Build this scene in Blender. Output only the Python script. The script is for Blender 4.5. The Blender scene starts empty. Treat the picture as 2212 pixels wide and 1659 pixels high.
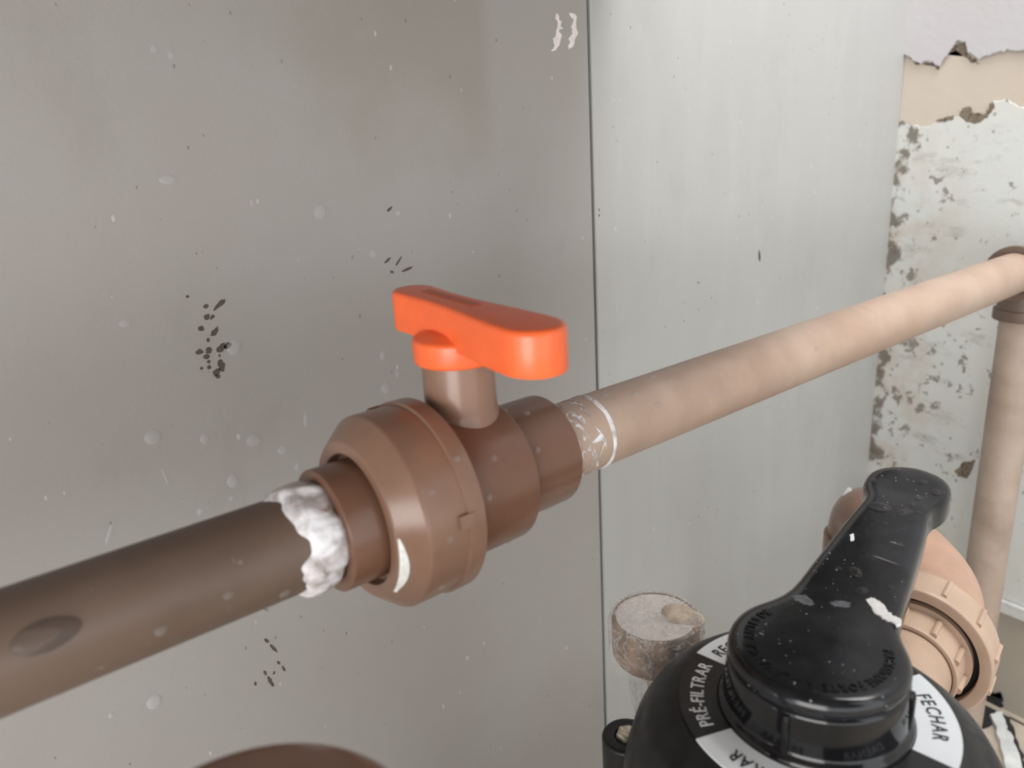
import bpy, bmesh, math, random
from mathutils import Vector, Matrix, noise
random.seed(7)
scene = bpy.context.scene
col = scene.collection
# All lengths below are millimetres measured from the photographer's eye; FLOOR lifts them to the floor.
FLOOR = 900.0
def W(p): return Vector((p[0]/1000.0, p[1]/1000.0, (p[2]+FLOOR)/1000.0))

# ------------------------------------------------------------------ camera
RM = Matrix(((0.7990937, -0.22417389, 0.55784883),
             (-0.598535, -0.2092611, 0.77328238),
             (-0.05661366, -0.95181713, -0.30139515)))
FPX, CX, CY = 1661.0, 1106.0, 829.5
cam_d = bpy.data.cameras.new('camera'); cam = bpy.data.objects.new('camera', cam_d); col.objects.link(cam)
cam_d.sensor_fit = 'HORIZONTAL'; cam_d.sensor_width = 36.0; cam_d.lens = FPX/2212.0*36.0
cam_d.clip_start = 0.01; cam_d.clip_end = 50
rot = Matrix(((RM[0][0], -RM[0][1], -RM[0][2]), (RM[1][0], -RM[1][1], -RM[1][2]), (RM[2][0], -RM[2][1], -RM[2][2])))
cam.matrix_world = Matrix.Translation(W((0, 0, 0))) @ rot.to_4x4()
cam_d.dof.use_dof = True; cam_d.dof.focus_distance = 0.60; cam_d.dof.aperture_fstop = 6.8
scene.camera = cam
# ------------------------------------------------------------------ sky and exposure
world = bpy.data.worlds.new('overcast_sky'); scene.world = world; world.use_nodes = True
bg = world.node_tree.nodes['Background']; bg.inputs[0].default_value = (0.96, 0.98, 1.0, 1); bg.inputs[1].default_value = 1.0
scene.view_settings.view_transform = 'Standard'; scene.view_settings.look = 'None'
scene.view_settings.exposure = 1.08; scene.view_settings.gamma = 1.0; scene.view_settings.use_curve_mapping = False
def area(name, loc, target, sx, sy, power, colr=(1, 1, 1)):
    d = bpy.data.lights.new(name, 'AREA'); d.shape = 'RECTANGLE'; d.size = sx; d.size_y = sy; d.energy = power; d.color = colr
    o = bpy.data.objects.new(name, d); col.objects.link(o); o.location = W(loc)
    o.rotation_euler = (W(target)-W(loc)).to_track_quat('-Z', 'Y').to_euler(); return o
# daylight falling through the roof opening over the corner
area('daylight_opening', (900, -60, 1300), (900, 250, -200), 0.8, 0.7, 10.8, (1.0, 0.98, 0.95))
# unseen fill lamp added at left front to brighten the valve's left side
area('fill_left_front', (-720, -380, -170), (200, 400, -150), 0.7, 0.7, 4.6, (1.0, 0.97, 0.94))

# ------------------------------------------------------------------ helpers
def eye_ray(px, py):
    return RM @ Vector((px-CX, py-CY, FPX))
def on_y(px, py, y=620.0):
    w = eye_ray(px, py); return w*(y/w.y)
def on_x(px, py, x=1182.0):
    w = eye_ray(px, py); return w*(x/w.x)
def on_z(px, py, z):
    w = eye_ray(px, py); return w*(z/w.z)

ORG = {}
def empty(name, org, label, cat, group=None):
    o = bpy.data.objects.new(name, None); col.objects.link(o); o.location = W(org); o.empty_display_size = 0.02
    ORG[o.name] = Vector(org); tag(o, label, cat, group); return o
def tag(o, label=None, cat=None, group=None, kind=None):
    if label: o['label'] = label
    if cat: o['category'] = cat
    if group: o['group'] = group
    if kind: o['kind'] = kind
    return o
def build(name, V, F, mat, parent=None, org=None, smooth=True, ang=35, label=None, cat=None, group=None, kind=None):
    if parent is not None: org = ORG[parent.name]
    elif org is None:
        n = len(V); org = Vector((sum(v[0] for v in V)/n, sum(v[1] for v in V)/n, min(v[2] for v in V)))
    org = Vector(org)
    me = bpy.data.meshes.new(name)
    me.from_pydata([((v[0]-org.x)/1000, (v[1]-org.y)/1000, (v[2]-org.z)/1000) for v in V], [], F)
    me.validate()
    bm = bmesh.new(); bm.from_mesh(me); bmesh.ops.recalc_face_normals(bm, faces=bm.faces); bm.to_mesh(me); bm.free()
    if smooth:
        me.polygons.foreach_set('use_smooth', [True]*len(me.polygons)); me.set_sharp_from_angle(angle=math.radians(ang))
    if mat: me.materials.append(mat)
    o = bpy.data.objects.new(name, me); col.objects.link(o)
    if parent is not None: o.parent = parent
    else: o.location = W(org)
    ORG[o.name] = org
    tag(o, label, cat, group, kind); return o
class Mb:
    def __init__(s): s.V = []; s.F = []
    def add(s, V, F):
        b = len(s.V); s.V += [Vector(v) for v in V]; s.F += [tuple(i+b for i in f) for f in F]; return s
def frame(axis):
    a = Vector(axis).normalized(); h = Vector((0, 0, 1)) if abs(a.z) < 0.9 else Vector((1, 0, 0))
    u = a.cross(h).normalized(); v = a.cross(u).normalized(); return a, u, v
def lathe(o, axis, prof, n=64, closed=False, rfun=None):
    """prof: list of (distance along axis, radius)."""
    a, u, v = frame(axis); o = Vector(o); V = []; F = []; m = len(prof)
    for i, (s, r) in enumerate(prof):
        for k in range(n):
            t = 2*math.pi*k/n; rr = rfun(s, r, t) if rfun else r
            V.append(o+a*s+(u*math.cos(t)+v*math.sin(t))*rr)
    rng = m if closed else m-1
    for i in range(rng):
        j = (i+1) % m
        for k in range(n):
            k2 = (k+1) % n; F.append((i*n+k, i*n+k2, j*n+k2, j*n+k))
    if not closed:
        if prof[0][1] > 1e-6: F.append(tuple(range(n)))
        if prof[-1][1] > 1e-6: F.append(tuple((m-1)*n+k for k in range(n)))
    return V, F
def fillet(pts, rad=1.5, k=3):
    out = [pts[0]]
    for i in range(1, len(pts)-1):
        p0, p1, p2 = Vector(pts[i-1]), Vector(pts[i]), Vector(pts[i+1])
        d0 = (p0-p1); d2 = (p2-p1); r = min(rad, d0.length*0.45, d2.length*0.45)
        if r < 1e-4: out.append(pts[i]); continue
        a = p1+d0.normalized()*r; b = p1+d2.normalized()*r
        for j in range(k+1):
            t = j/k; q = a*(1-t)**2+p1*2*t*(1-t)+b*t*t; out.append((q.x, q.y))
    out.append(pts[-1]); return out
def tube(path, radii, n=40, inner=None):
    """sweep a circle along a path of points; radii one per point; capped ends."""
    P = [Vector(p) for p in path]; V = []; F = []
    T = []
    for i in range(len(P)):
        d = (P[min(i+1, len(P)-1)]-P[max(i-1, 0)]); T.append(d.normalized())
    a, u, v = frame(T[0])
    for i, p in enumerate(P):
        u = (u-T[i]*u.dot(T[i])).normalized(); v = T[i].cross(u)
        for k in range(n):
            t = 2*math.pi*k/n; V.append(p+(u*math.cos(t)+v*math.sin(t))*radii[i])
    for i in range(len(P)-1):
        for k in range(n):
            k2 = (k+1) % n; F.append((i*n+k, i*n+k2, (i+1)*n+k2, (i+1)*n+k))
    F.append(tuple(range(n))); F.append(tuple((len(P)-1)*n+k for k in range(n)))
    return V, F
def box(c, e1, e2, e3, bev=0):
    """box with centre c and half-extent vectors."""
    c = Vector(c); V = []
    for sx in (-1, 1):
        for sy in (-1, 1):
            for sz in (-1, 1): V.append(c+Vector(e1)*sx+Vector(e2)*sy+Vector(e3)*sz)
    return V, [(0, 1, 3, 2), (4, 6, 7, 5), (0, 4, 5, 1), (2, 3, 7, 6), (0, 2, 6, 4), (1, 5, 7, 3)]
def bend(p0, c, p1, leg, k=10):
    """points of a 90-ish degree bend: straight from p0 to near c, arc, straight to p1."""
    p0, c, p1 = Vector(p0), Vector(c), Vector(p1); a = c+(p0-c).normalized()*leg; b = c+(p1-c).normalized()*leg
    out = [p0]
    for j in range(k+1):
        t = j/k; out.append(a*(1-t)**2+c*2*t*(1-t)+b*t*t)
    out.append(p1); return out
def ragged(pts, sub=4, amp=1.0, seed=0):
    rs = random.Random(seed); out = []; n = len(pts)
    for i in range(n):
        a, b = Vector(pts[i]), Vector(pts[(i+1) % n])
        for j in range(sub):
            p = a.lerp(b, j/sub); out.append(p+Vector((rs.uniform(-amp, amp), rs.uniform(-amp, amp), rs.uniform(-amp, amp))))
    return out
def slab(poly, normal, th):
    """thin flake with an outline on a surface, thickness th along the normal, slightly tapered edge."""
    nrm = Vector(normal).normalized(); n = len(poly); c = sum((Vector(p) for p in poly), Vector())/n
    V = [Vector(p) - nrm*0.05 for p in poly]+[Vector(p).lerp(c, 0.03)+nrm*th for p in poly]
    F = [tuple(range(n)), tuple(range(n, 2*n))]+[(i, (i+1) % n, n+(i+1) % n, n+i) for i in range(n)]
    return V, F

# ------------------------------------------------------------------ materials
def mat_new(name):
    m = bpy.data.materials.new(name); m.use_nodes = True
    nt = m.node_tree; return m, nt, nt.nodes['Principled BSDF']
def N(nt, t, **kw):
    n = nt.nodes.new(t)
    for k, v in kw.items(): setattr(n, k, v)
    return n
def tex_noise(nt, scale, detail=4, rough=0.55, vec=None, dist=0):
    n = N(nt, 'ShaderNodeTexNoise'); n.inputs['Scale'].default_value = scale; n.inputs['Detail'].default_value = detail
    n.inputs['Roughness'].default_value = rough; n.inputs['Distortion'].default_value = dist
    if vec: nt.links.new(vec, n.inputs['Vector'])
    return n.outputs['Fac']
def ramp(nt, fac, stops):
    r = N(nt, 'ShaderNodeValToRGB'); el = r.color_ramp.elements
    while len(el) < len(stops): el.new(0.5)
    for e, (p, c) in zip(el, stops):
        e.position = p; e.color = (*c, 1) if len(c) == 3 else c
    nt.links.new(fac, r.inputs['Fac']); return r.outputs['Color']
def gray(v): return (v, v, v)
def mix(nt, fac, a, b, blend='MIX'):
    m = N(nt, 'ShaderNodeMix', data_type='RGBA', blend_type=blend)
    for s, x in ((m.inputs[0], fac), (m.inputs[6], a), (m.inputs[7], b)):
        if hasattr(x, 'links'): nt.links.new(x, s)
        elif isinstance(x, (int, float)): s.default_value = x
        else: s.default_value = (*x, 1)
    return m.outputs[2]
def mth(nt, op, a, b=0.0, clamp=False):
    m = N(nt, 'ShaderNodeMath', operation=op, use_clamp=clamp)
    for s, x in ((m.inputs[0], a), (m.inputs[1], b)):
        if hasattr(x, 'links'): nt.links.new(x, s)
        else: s.default_value = x
    return m.outputs[0]
def smooth_step(nt, x, lo, hi):
    m = N(nt, 'ShaderNodeMapRange', interpolation_type='SMOOTHSTEP'); nt.links.new(x, m.inputs[0])
    m.inputs[1].default_value = lo; m.inputs[2].default_value = hi; return m.outputs[0]
def coords(nt, scale=None):
    g = N(nt, 'ShaderNodeNewGeometry'); v = g.outputs['Position']
    if scale:
        mp = N(nt, 'ShaderNodeMapping'); mp.inputs['Scale'].default_value = scale; nt.links.new(v, mp.inputs['Vector']); v = mp.outputs[0]
    return v
def bump(nt, b, height, strength, dist=0.001):
    n = N(nt, 'ShaderNodeBump'); n.inputs['Strength'].default_value = strength; n.inputs['Distance'].default_value = dist
    nt.links.new(height, n.inputs['Height']); nt.links.new(n.outputs[0], b.inputs['Normal'])
def simple(name, c, rough, nscale=120, var=0.12, spec=0.5, bumps=0.0, coat=0, metal=0):
    m, nt, b = mat_new(name); v = coords(nt); f = tex_noise(nt, nscale, 3, 0.6, v)
    lo = tuple(x*(1-var) for x in c); hi = tuple(min(1, x*(1+var)) for x in c)
    nt.links.new(ramp(nt, f, [(0.3, lo), (0.7, hi)]), b.inputs['Base Color'])
    b.inputs['Roughness'].default_value = rough; b.inputs['Specular IOR Level'].default_value = spec
    b.inputs['Coat Weight'].default_value = coat; b.inputs['Metallic'].default_value = metal
    if bumps: bump(nt, b, tex_noise(nt, nscale*4, 3, 0.6, v), bumps)
    return m

def tile_material(name, base, warm, streaky, damp=False):
    m, nt, b = mat_new(name); v = coords(nt); sv = coords(nt, (9, 9, 1.3))
    big = tex_noise(nt, 5.0, 4, 0.55, v); streak = tex_noise(nt, 3.2, 5, 0.62, sv); fine = tex_noise(nt, 900, 3, 0.7, v)
    c = mix(nt, smooth_step(nt, big, 0.32, 0.68), base, warm)
    sc = tuple(x*1.10 for x in base); c = mix(nt, mth(nt, 'MULTIPLY', smooth_step(nt, streak, 0.42, 0.75), streaky), c, sc)
    dk = tuple(x*0.80 for x in warm); c = mix(nt, mth(nt, 'MULTIPLY', smooth_step(nt, tex_noise(nt, 14, 5, 0.62, coords(nt, (1, 1, .55))), 0.56, 0.80), 0.35), c, dk)
    c = mix(nt, mth(nt, 'MULTIPLY', smooth_step(nt, fine, 0.45, 0.75), 0.22), c, tuple(x*0.80 for x in base))
    if damp:
        # brownish damp patch high on the tile, with a sharp right edge
        sp = N(nt, 'ShaderNodeSeparateXYZ'); nt.links.new(v, sp.inputs[0]); X, Z = sp.outputs['X'], sp.outputs['Z']
        wob = mth(nt, 'MULTIPLY', mth(nt, 'SUBTRACT', tex_noise(nt, 11, 4, 0.6, v), 0.5), 0.16)
        Xw, Zw = mth(nt, 'ADD', X, wob), mth(nt, 'ADD', Z, wob)
        k = mth(nt, 'MULTIPLY', smooth_step(nt, Xw, 0.20, 0.34), mth(nt, 'SUBTRACT', 1.0, smooth_step(nt, X, 0.432, 0.452)))
        k = mth(nt, 'MULTIPLY', k, smooth_step(nt, Zw, 0.86, 0.98))
        c = mix(nt, mth(nt, 'MULTIPLY', k, 0.55), c, (0.25, 0.232, 0.195))
    # pinholes and pale dust specks in the cement look
    vo = N(nt, 'ShaderNodeTexVoronoi'); vo.inputs['Scale'].default_value = 150; nt.links.new(coords(nt, (1, 1, 0.55)), vo.inputs['Vector'])
    rnd = N(nt, 'ShaderNodeSeparateColor'); nt.links.new(vo.outputs['Color'], rnd.inputs[0])
    dot = mth(nt, 'LESS_THAN', vo.outputs['Distance'], mth(nt, 'MULTIPLY', mth(nt, 'MULTIPLY', rnd.outputs[0], rnd.outputs[1]), 0.16))
    patch = smooth_step(nt, tex_noise(nt, 7, 3, 0.5, v), 0.38, 0.56)
    isd = mth(nt, 'MULTIPLY', dot, mth(nt, 'GREATER_THAN', rnd.outputs[2], 0.45))
    c = mix(nt, mth(nt, 'MULTIPLY', mth(nt, 'MULTIPLY', isd, patch), 0.7), c, (0.14, 0.13, 0.12))
    vo2 = N(nt, 'ShaderNodeTexVoronoi'); vo2.inputs['Scale'].default_value = 85; nt.links.new(coords(nt, (1, 1, 0.5)), vo2.inputs['Vector'])
    r2 = N(nt, 'ShaderNodeSeparateColor'); nt.links.new(vo2.outputs['Color'], r2.inputs[0])
    d2 = mth(nt, 'LESS_THAN', vo2.outputs['Distance'], mth(nt, 'MULTIPLY', mth(nt, 'SUBTRACT', r2.outputs[0], 0.72), 0.45))
    c = mix(nt, mth(nt, 'MULTIPLY', d2, 0.4), c, (0.66, 0.64, 0.61))
    nt.links.new(c, b.inputs['Base Color'])
    b.inputs['Roughness'].default_value = 0.42; b.inputs['Specular IOR Level'].default_value = 0.35
    bump(nt, b, tex_noise(nt, 260, 5, 0.65, v), 0.18, 0.0012)
    return m
M = {}
M['tile'] = tile_material('porcelain_tile_grey', (0.335, 0.320, 0.305), (0.320, 0.298, 0.284), 0.12, True)
M['tile_b'] = tile_material('porcelain_tile_grey_streaked', (0.405, 0.408, 0.398), (0.392, 0.392, 0.382), 0.4)
M['grout'] = simple('dark_grout', (0.045, 0.040, 0.036), 0.9, 300, 0.4)
M['floor'] = simple('beige_dusty_floor', (0.50, 0.44, 0.36), 0.85, 18, 0.22, bumps=0.3)
M['ceil'] = simple('roof_underside', (0.17, 0.155, 0.14), 0.9, 10, 0.1)

def wall_plaster(name, base, mould):
    m, nt, b = mat_new(name); v = coords(nt); sp = N(nt, 'ShaderNodeSeparateXYZ'); nt.links.new(v, sp.inputs[0])
    Y, Z = sp.outputs['Y'], sp.outputs['Z']
    tint = tex_noise(nt, 7, 4, 0.6, v)
    c = mix(nt, smooth_step(nt, tint, 0.35, 0.7), base, tuple(a*b_ for a, b_ in zip(base, (1.0, 0.965, 0.93))))
    if mould:
        near = smooth_step(nt, Y, 0.30, 0.62)                      # mould grows from the corner
        low = mth(nt, 'SUBTRACT', 1.0, smooth_step(nt, Z, 0.72, 1.0))
        n1 = tex_noise(nt, 52, 5, 0.62, v, 0.4)
        th = mth(nt, 'SUBTRACT', 0.695, mth(nt, 'MULTIPLY', near, mth(nt, 'ADD', 0.07, mth(nt, 'MULTIPLY', low, 0.055))))
        s1 = smooth_step(nt, mth(nt, 'SUBTRACT', n1, th), -0.012, 0.05)
        warm = mth(nt, 'MULTIPLY', mth(nt, 'MULTIPLY', smooth_step(nt, Y, 0.47, 0.60), low), smooth_step(nt, tex_noise(nt, 16, 4, 0.6, v), 0.38, 0.6))
        c = mix(nt, mth(nt, 'MULTIPLY', warm, 0.7), c, (0.50, 0.43, 0.37))
        smear = smooth_step(nt, tex_noise(nt, 20, 6, 0.7, coords(nt, (1, 0.7, 1.7))), 0.55, 0.70)
        c = mix(nt, mth(nt, 'MULTIPLY', smear, 0.45), c, (0.30, 0.285, 0.25))
        c = mix(nt, mth(nt, 'MULTIPLY', s1, 0.8), c, (0.17, 0.145, 0.115))
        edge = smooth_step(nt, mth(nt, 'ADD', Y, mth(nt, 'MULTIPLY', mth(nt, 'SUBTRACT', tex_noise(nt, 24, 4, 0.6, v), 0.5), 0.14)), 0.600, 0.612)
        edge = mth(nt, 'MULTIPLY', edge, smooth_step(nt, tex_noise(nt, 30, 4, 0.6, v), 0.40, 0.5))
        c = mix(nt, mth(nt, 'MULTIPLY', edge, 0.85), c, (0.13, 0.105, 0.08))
        vo = N(nt, 'ShaderNodeTexVoronoi'); vo.inputs['Scale'].default_value = 42; nt.links.new(v, vo.inputs['Vector'])
        r = N(nt, 'ShaderNodeSeparateColor'); nt.links.new(vo.outputs['Color'], r.inputs[0])
        d = mth(nt, 'LESS_THAN', vo.outputs['Distance'], mth(nt, 'MULTIPLY', mth(nt, 'SUBTRACT', r.outputs[0], 0.40), 0.36))
        c = mix(nt, mth(nt, 'MULTIPLY', d, 0.6), c, (0.20, 0.18, 0.15))
    nt.links.new(c, b.inputs['Base Color']); b.inputs['Roughness'].default_value = 0.8
    bump(nt, b, tex_noise(nt, 90, 6, 0.65, v), 0.35, 0.002)
    return m
M['paint_up'] = wall_plaster('lavender_white_paint', (0.47, 0.455, 0.465), False)
M['paint_low'] = wall_plaster('greenish_white_mouldy_paint', (0.58, 0.595, 0.575), True)
M['plaster'] = wall_plaster('exposed_beige_plaster', (0.52, 0.455, 0.385), False)
M['wall_base'] = wall_plaster('grey_cement_base', (0.38, 0.345, 0.29), False)
M['mould'] = simple('brown_mould', (0.17, 0.135, 0.10), 0.95, 260, 0.6)

def pvc(name, c, rough=0.32, dust=0.0, dustc=(0.62, 0.50, 0.42)):
    m, nt, b = mat_new(name); v = coords(nt)
    cc = mix(nt, smooth_step(nt, tex_noise(nt, 26, 4, 0.6, v), 0.3, 0.7), c, tuple(x*0.86 for x in c))
    if dust:
        cc = mix(nt, mth(nt, 'MULTIPLY', smooth_step(nt, tex_noise(nt, 9, 5, 0.6, v, 0.3), 0.25, 0.75), dust), cc, dustc)
        cc = mix(nt, mth(nt, 'MULTIPLY', smooth_step(nt, tex_noise(nt, 140, 4, 0.7, v), 0.66, 0.74), 0.3), cc, (0.7, 0.62, 0.55))
    nt.links.new(cc, b.inputs['Base Color']); b.inputs['Roughness'].default_value = rough
    b.inputs['Specular IOR Level'].default_value = 0.45
    bump(nt, b, tex_noise(nt, 300, 3, 0.6, v), 0.05, 0.0006)
    return m
M['brown'] = pvc('brown_pvc_fitting', (0.175, 0.088, 0.055), 0.26)
M['brown_l'] = pvc('brown_pvc_nut', (0.25, 0.145, 0.10), 0.25)
M['pipe_dark'] = pvc('brown_pvc_pipe_dark', (0.135, 0.090, 0.066), 0.45, 0.5, (0.175, 0.13, 0.105))  # darker of the two brown pipe tones
M['pipe_light'] = pvc('brown_pvc_pipe_pale', (0.40, 0.275, 0.205), 0.42, 0.75, (0.50, 0.385, 0.31))  # paler of the two brown pipe tones
M['pipe_vert'] = pvc('brown_pvc_pipe_dusty', (0.34, 0.25, 0.195), 0.5, 0.8, (0.50, 0.41, 0.345))
M['beige_pvc'] = pvc('beige_pvc_union', (0.52, 0.375, 0.28), 0.38)
M['pink_pvc'] = pvc('pinkish_beige_pvc_elbow', (0.50, 0.315, 0.225), 0.42)
M['grey_pvc'] = pvc('greyish_pvc_face', (0.30, 0.225, 0.185), 0.45)
M['rubber'] = simple('black_rubber', (0.012, 0.010, 0.009), 0.5)
M['orange'] = simple('orange_plastic', (0.88, 0.142, 0.038), 0.30, 60, 0.05)
def glue_mat(name):
    m, nt, b = mat_new(name); v = coords(nt); f = tex_noise(nt, 75, 4, 0.6, v, 0.6)
    nt.links.new(ramp(nt, f, [(0.34, (0.30, 0.235, 0.20)), (0.46, (0.56, 0.53, 0.53)), (0.60, (0.80, 0.80, 0.83))]), b.inputs['Base Color'])
    b.inputs['Roughness'].default_value = 0.4; bump(nt, b, tex_noise(nt, 160, 4, 0.6, v), 0.5, 0.002); return m
M['glue'] = glue_mat('white_pipe_glue')
M['paint_or_highlight'] = simple('white_paint_flake_or_highlight', (0.82, 0.82, 0.80), 0.7, 300, 0.12, bumps=0.7)  # paint flakes, and the white highlight patch on the rear elbow
M['pinkwhite'] = simple('pale_adhesive_residue', (0.70, 0.66, 0.63), 0.7, 160, 0.1)
M['dark_mark'] = simple('dark_grime_speck', (0.075, 0.062, 0.052), 0.8, 900, 0.4)
M['grey_smudge'] = simple('grey_dust_smudge', (0.10, 0.105, 0.115), 0.8, 500, 0.4)
M['label_white'] = simple('white_label', (0.80, 0.84, 0.87), 0.30, 40, 0.03)
M['label_black'] = simple('black_label', (0.008, 0.008, 0.010), 0.28, 60, 0.1)
M['ink'] = simple('black_ink', (0.012, 0.013, 0.02), 0.4)
M['ink_white'] = simple('white_ink', (0.74, 0.75, 0.77), 0.4)
M['steel'] = simple('zinc_bolt', (0.62, 0.56, 0.45), 0.35, 500, 0.4, metal=0.8)
M['rust'] = simple('rusty_gauge_case', (0.27, 0.175, 0.115), 0.5, 90, 0.6)
M['dialface'] = simple('faded_gauge_dial', (0.80, 0.75, 0.72), 0.5, 60, 0.12)
M['white_plastic'] = simple('chalky_white_strip', (0.66, 0.68, 0.68), 0.6, 40, 0.15)
M['tar'] = simple('black_tar', (0.016, 0.017, 0.018), 0.7, 120, 0.5)
M['scratch'] = simple('pale_scratch', (0.22, 0.19, 0.185), 0.6)
def black_plastic(name, rough, dusty):
    m, nt, b = mat_new(name); v = coords(nt)
    c = mix(nt, smooth_step(nt, tex_noise(nt, 30, 5, 0.62, v), 0.42, 0.68), (0.004, 0.0043, 0.005), (0.008, 0.0085, 0.010))
    if dusty:
        c = mix(nt, smooth_step(nt, tex_noise(nt, 22, 5, 0.65, v), 0.46, 0.62), c, (0.013, 0.0145, 0.018))
        vo = N(nt, 'ShaderNodeTexVoronoi'); vo.inputs['Scale'].default_value = 330; nt.links.new(v, vo.inputs['Vector'])
        r = N(nt, 'ShaderNodeSeparateColor'); nt.links.new(vo.outputs['Color'], r.inputs[0])
        d = mth(nt, 'LESS_THAN', vo.outputs['Distance'], mth(nt, 'MULTIPLY', mth(nt, 'SUBTRACT', r.outputs[0], 0.60), 0.42))
        d = mth(nt, 'MULTIPLY', d, smooth_step(nt, tex_noise(nt, 30, 3, 0.5, v), 0.36, 0.6))
        c = mix(nt, mth(nt, 'MULTIPLY', d, 0.75), c, (0.55, 0.58, 0.62))
    nt.links.new(c, b.inputs['Base Color'])
    rr = ramp(nt, tex_noise(nt, 45, 4, 0.6, v), [(0.3, gray(rough*0.75)), (0.7, gray(rough*1.5))]); nt.links.new(rr, b.inputs['Roughness'])
    b.inputs['Specular IOR Level'].default_value = 0.48
    bump(nt, b, tex_noise(nt, 180, 3, 0.55, v), 0.04, 0.001)
    return m
M['black'] = black_plastic('glossy_black_plastic', 0.10, False)
M['black_lever'] = black_plastic('dusty_black_plastic', 0.13, True)
M['black_matte'] = black_plastic('satin_black_plastic', 0.42, False)
def water(name, lo, hi, a0, a1):
    m, nt, b = mat_new(name); v = coords(nt); b.inputs['Roughness'].default_value = 0.04; b.inputs['IOR'].default_value = 1.33
    nt.links.new(ramp(nt, tex_noise(nt, 60, 2, 0.5, v), [(0.3, gray(lo)), (0.7, gray(hi))]), b.inputs['Base Color'])
    lw = N(nt, 'ShaderNodeLayerWeight'); lw.inputs['Blend'].default_value = 0.5
    nt.links.new(ramp(nt, lw.outputs['Facing'], [(0.0, gray(a0)), (1.0, gray(a1))]), b.inputs['Alpha'])
    b.inputs['Specular IOR Level'].default_value = 1.0; return m
M['water'] = water('water_on_tile', 0.72, 0.85, 0.16, 0.34)
M['water_mid'] = water('water_on_brown_pvc', 0.42, 0.55, 0.14, 0.34)
M['water_dark'] = water('water_on_plastic', 0.05, 0.09, 0.12, 0.4)
def film(name):
    m, nt, b = mat_new(name); v = coords(nt); sv = coords(nt, (18, 60, 60))
    n1 = tex_noise(nt, 55, 4, 0.6, v, 1.4); n2 = tex_noise(nt, 8, 5, 0.65, sv)
    ridge = mth(nt, 'ABSOLUTE', mth(nt, 'SUBTRACT', n1, 0.5)); line = mth(nt, 'SUBTRACT', 1.0, smooth_step(nt, ridge, 0.0, 0.05))
    b.inputs['Base Color'].default_value = (0.86, 0.83, 0.80, 1); b.inputs['Roughness'].default_value = 0.10
    b.inputs['Specular IOR Level'].default_value = 1.0
    al = mth(nt, 'ADD', mth(nt, 'ADD', 0.16, mth(nt, 'MULTIPLY', line, 0.30)), mth(nt, 'MULTIPLY', smooth_step(nt, n2, 0.5, 0.75), 0.35), True)  # more opaque white ridges and streaks paint the film's crease highlights
    nt.links.new(al, b.inputs['Alpha']); bump(nt, b, mth(nt, 'ADD', n1, n2), 0.8, 0.003); return m
M['film'] = film('clear_stretch_film')

# ------------------------------------------------------------------ the room
def struct(name, V, F, mat, smooth=False): return build(name, V, F, mat, None, (0, 0, -FLOOR), smooth, kind='structure')
XR, YW = 1182.0, 620.0
struct('floor', *box((200, -700, -925), (1700, 0, 0), (0, 1500, 0), (0, 0, 25)), M['floor'])
wb = struct('wall_back', *box((-110, 700, 350), (1400, 0, 0), (0, 68, 0), (0, 0, 1250)), M['grout'])
def tile(x0, x1, z0, z1, mat):
    b = 1.2
    V = []
    for (dx, y) in ((0, YW+13), (0, YW+b), (b, YW)):
        V += [(x0+dx, y, z0+dx), (x1-dx, y, z0+dx), (x1-dx, y, z1-dx), (x0+dx, y, z1-dx)]
    F = [(8, 9, 10, 11), (3, 2, 1, 0)]
    for r in (0, 4):
        for k in range(4): F.append((r+k, r+(k+1) % 4, r+4+(k+1) % 4, r+4+k))
    return build('tile', V, F, mat, wb, None, False)
SEAM, GAP = 568.2, 2.0
tile_right = None
TILE_TOP = 205.0
tile_left = tile(-80+GAP, SEAM-GAP, -900, TILE_TOP, M['tile'])
tile_right = tile(SEAM+GAP, XR+3, -900, TILE_TOP, M['tile_b'])
tile(-692+GAP, -80-GAP, -900, TILE_TOP, M['tile']); tile(-1304+GAP, -692-GAP, -900, TILE_TOP, M['tile'])

# right-hand wall: cement core, exposed plaster, and two ragged coats of paint
wr = struct('wall_right', *box((1286, -690, 350), (101, 0, 0), (0, 1330, 0), (0, 0, 1250)), M['wall_base'])
LEDGE = -0.600*XR
build('exposed_plaster', *box((1186.5, -690, (1600+LEDGE)/2), (2.5, 0, 0), (0, 1310, 0), (0, 0, (1600-LEDGE)/2)), M['plaster'], wr, smooth=False, label='exposed beige plaster below the peeled coat')
def coat(name, edge_px, upper, xface, mat, zend, label, seed):
    rs = random.Random(seed)
    pts = [on_x(*p, XR) for p in edge_px]; pts = [(p.y, p.z) for p in pts]
    pts = [(640, pts[0][1])]+pts
    last = pts[-1]
    y = last[0]
    while y > -2000:
        y -= 60; pts.append((y, last[1]+rs.uniform(-25, 25)))
    # subdivide with jitter for a broken edge
    fine = []
    for (a, b) in zip(pts, pts[1:]):
        n = max(1, int(math.hypot(a[0]-b[0], a[1]-b[1])/4)) if a[0] > 150 else 2
        for j in range(n):
            t = j/n; fine.append((a[0]+(b[0]-a[0])*t+rs.uniform(-1, 1), a[1]+(b[1]-a[1])*t+rs.uniform(-1.6, 1.6)))
    fine.append(pts[-1])
    V, F = [], []
    for (y, z) in fine:
        lip = 1.5 if upper else -1.5
        V += [(xface+3.5, y, z), (xface+0.6, y, z+lip*0.2), (xface, y, z+lip), (xface, y, zend)]
    for i in range(len(fine)-1):
        for k in range(3): F.append((4*i+k, 4*i+4+k, 4*i+5+k, 4*i+1+k))
    return build(name, V, F, mat, wr, smooth=False, label=label)
up_edge = [(1963, 120), (1975, 131), (1991, 137), (2012, 133), (2033, 143), (2050, 114), (2067, 91), (2088, 91), (2094, 114), (2117, 127), (2147, 116), (2177, 110), (2212, 110)]
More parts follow.
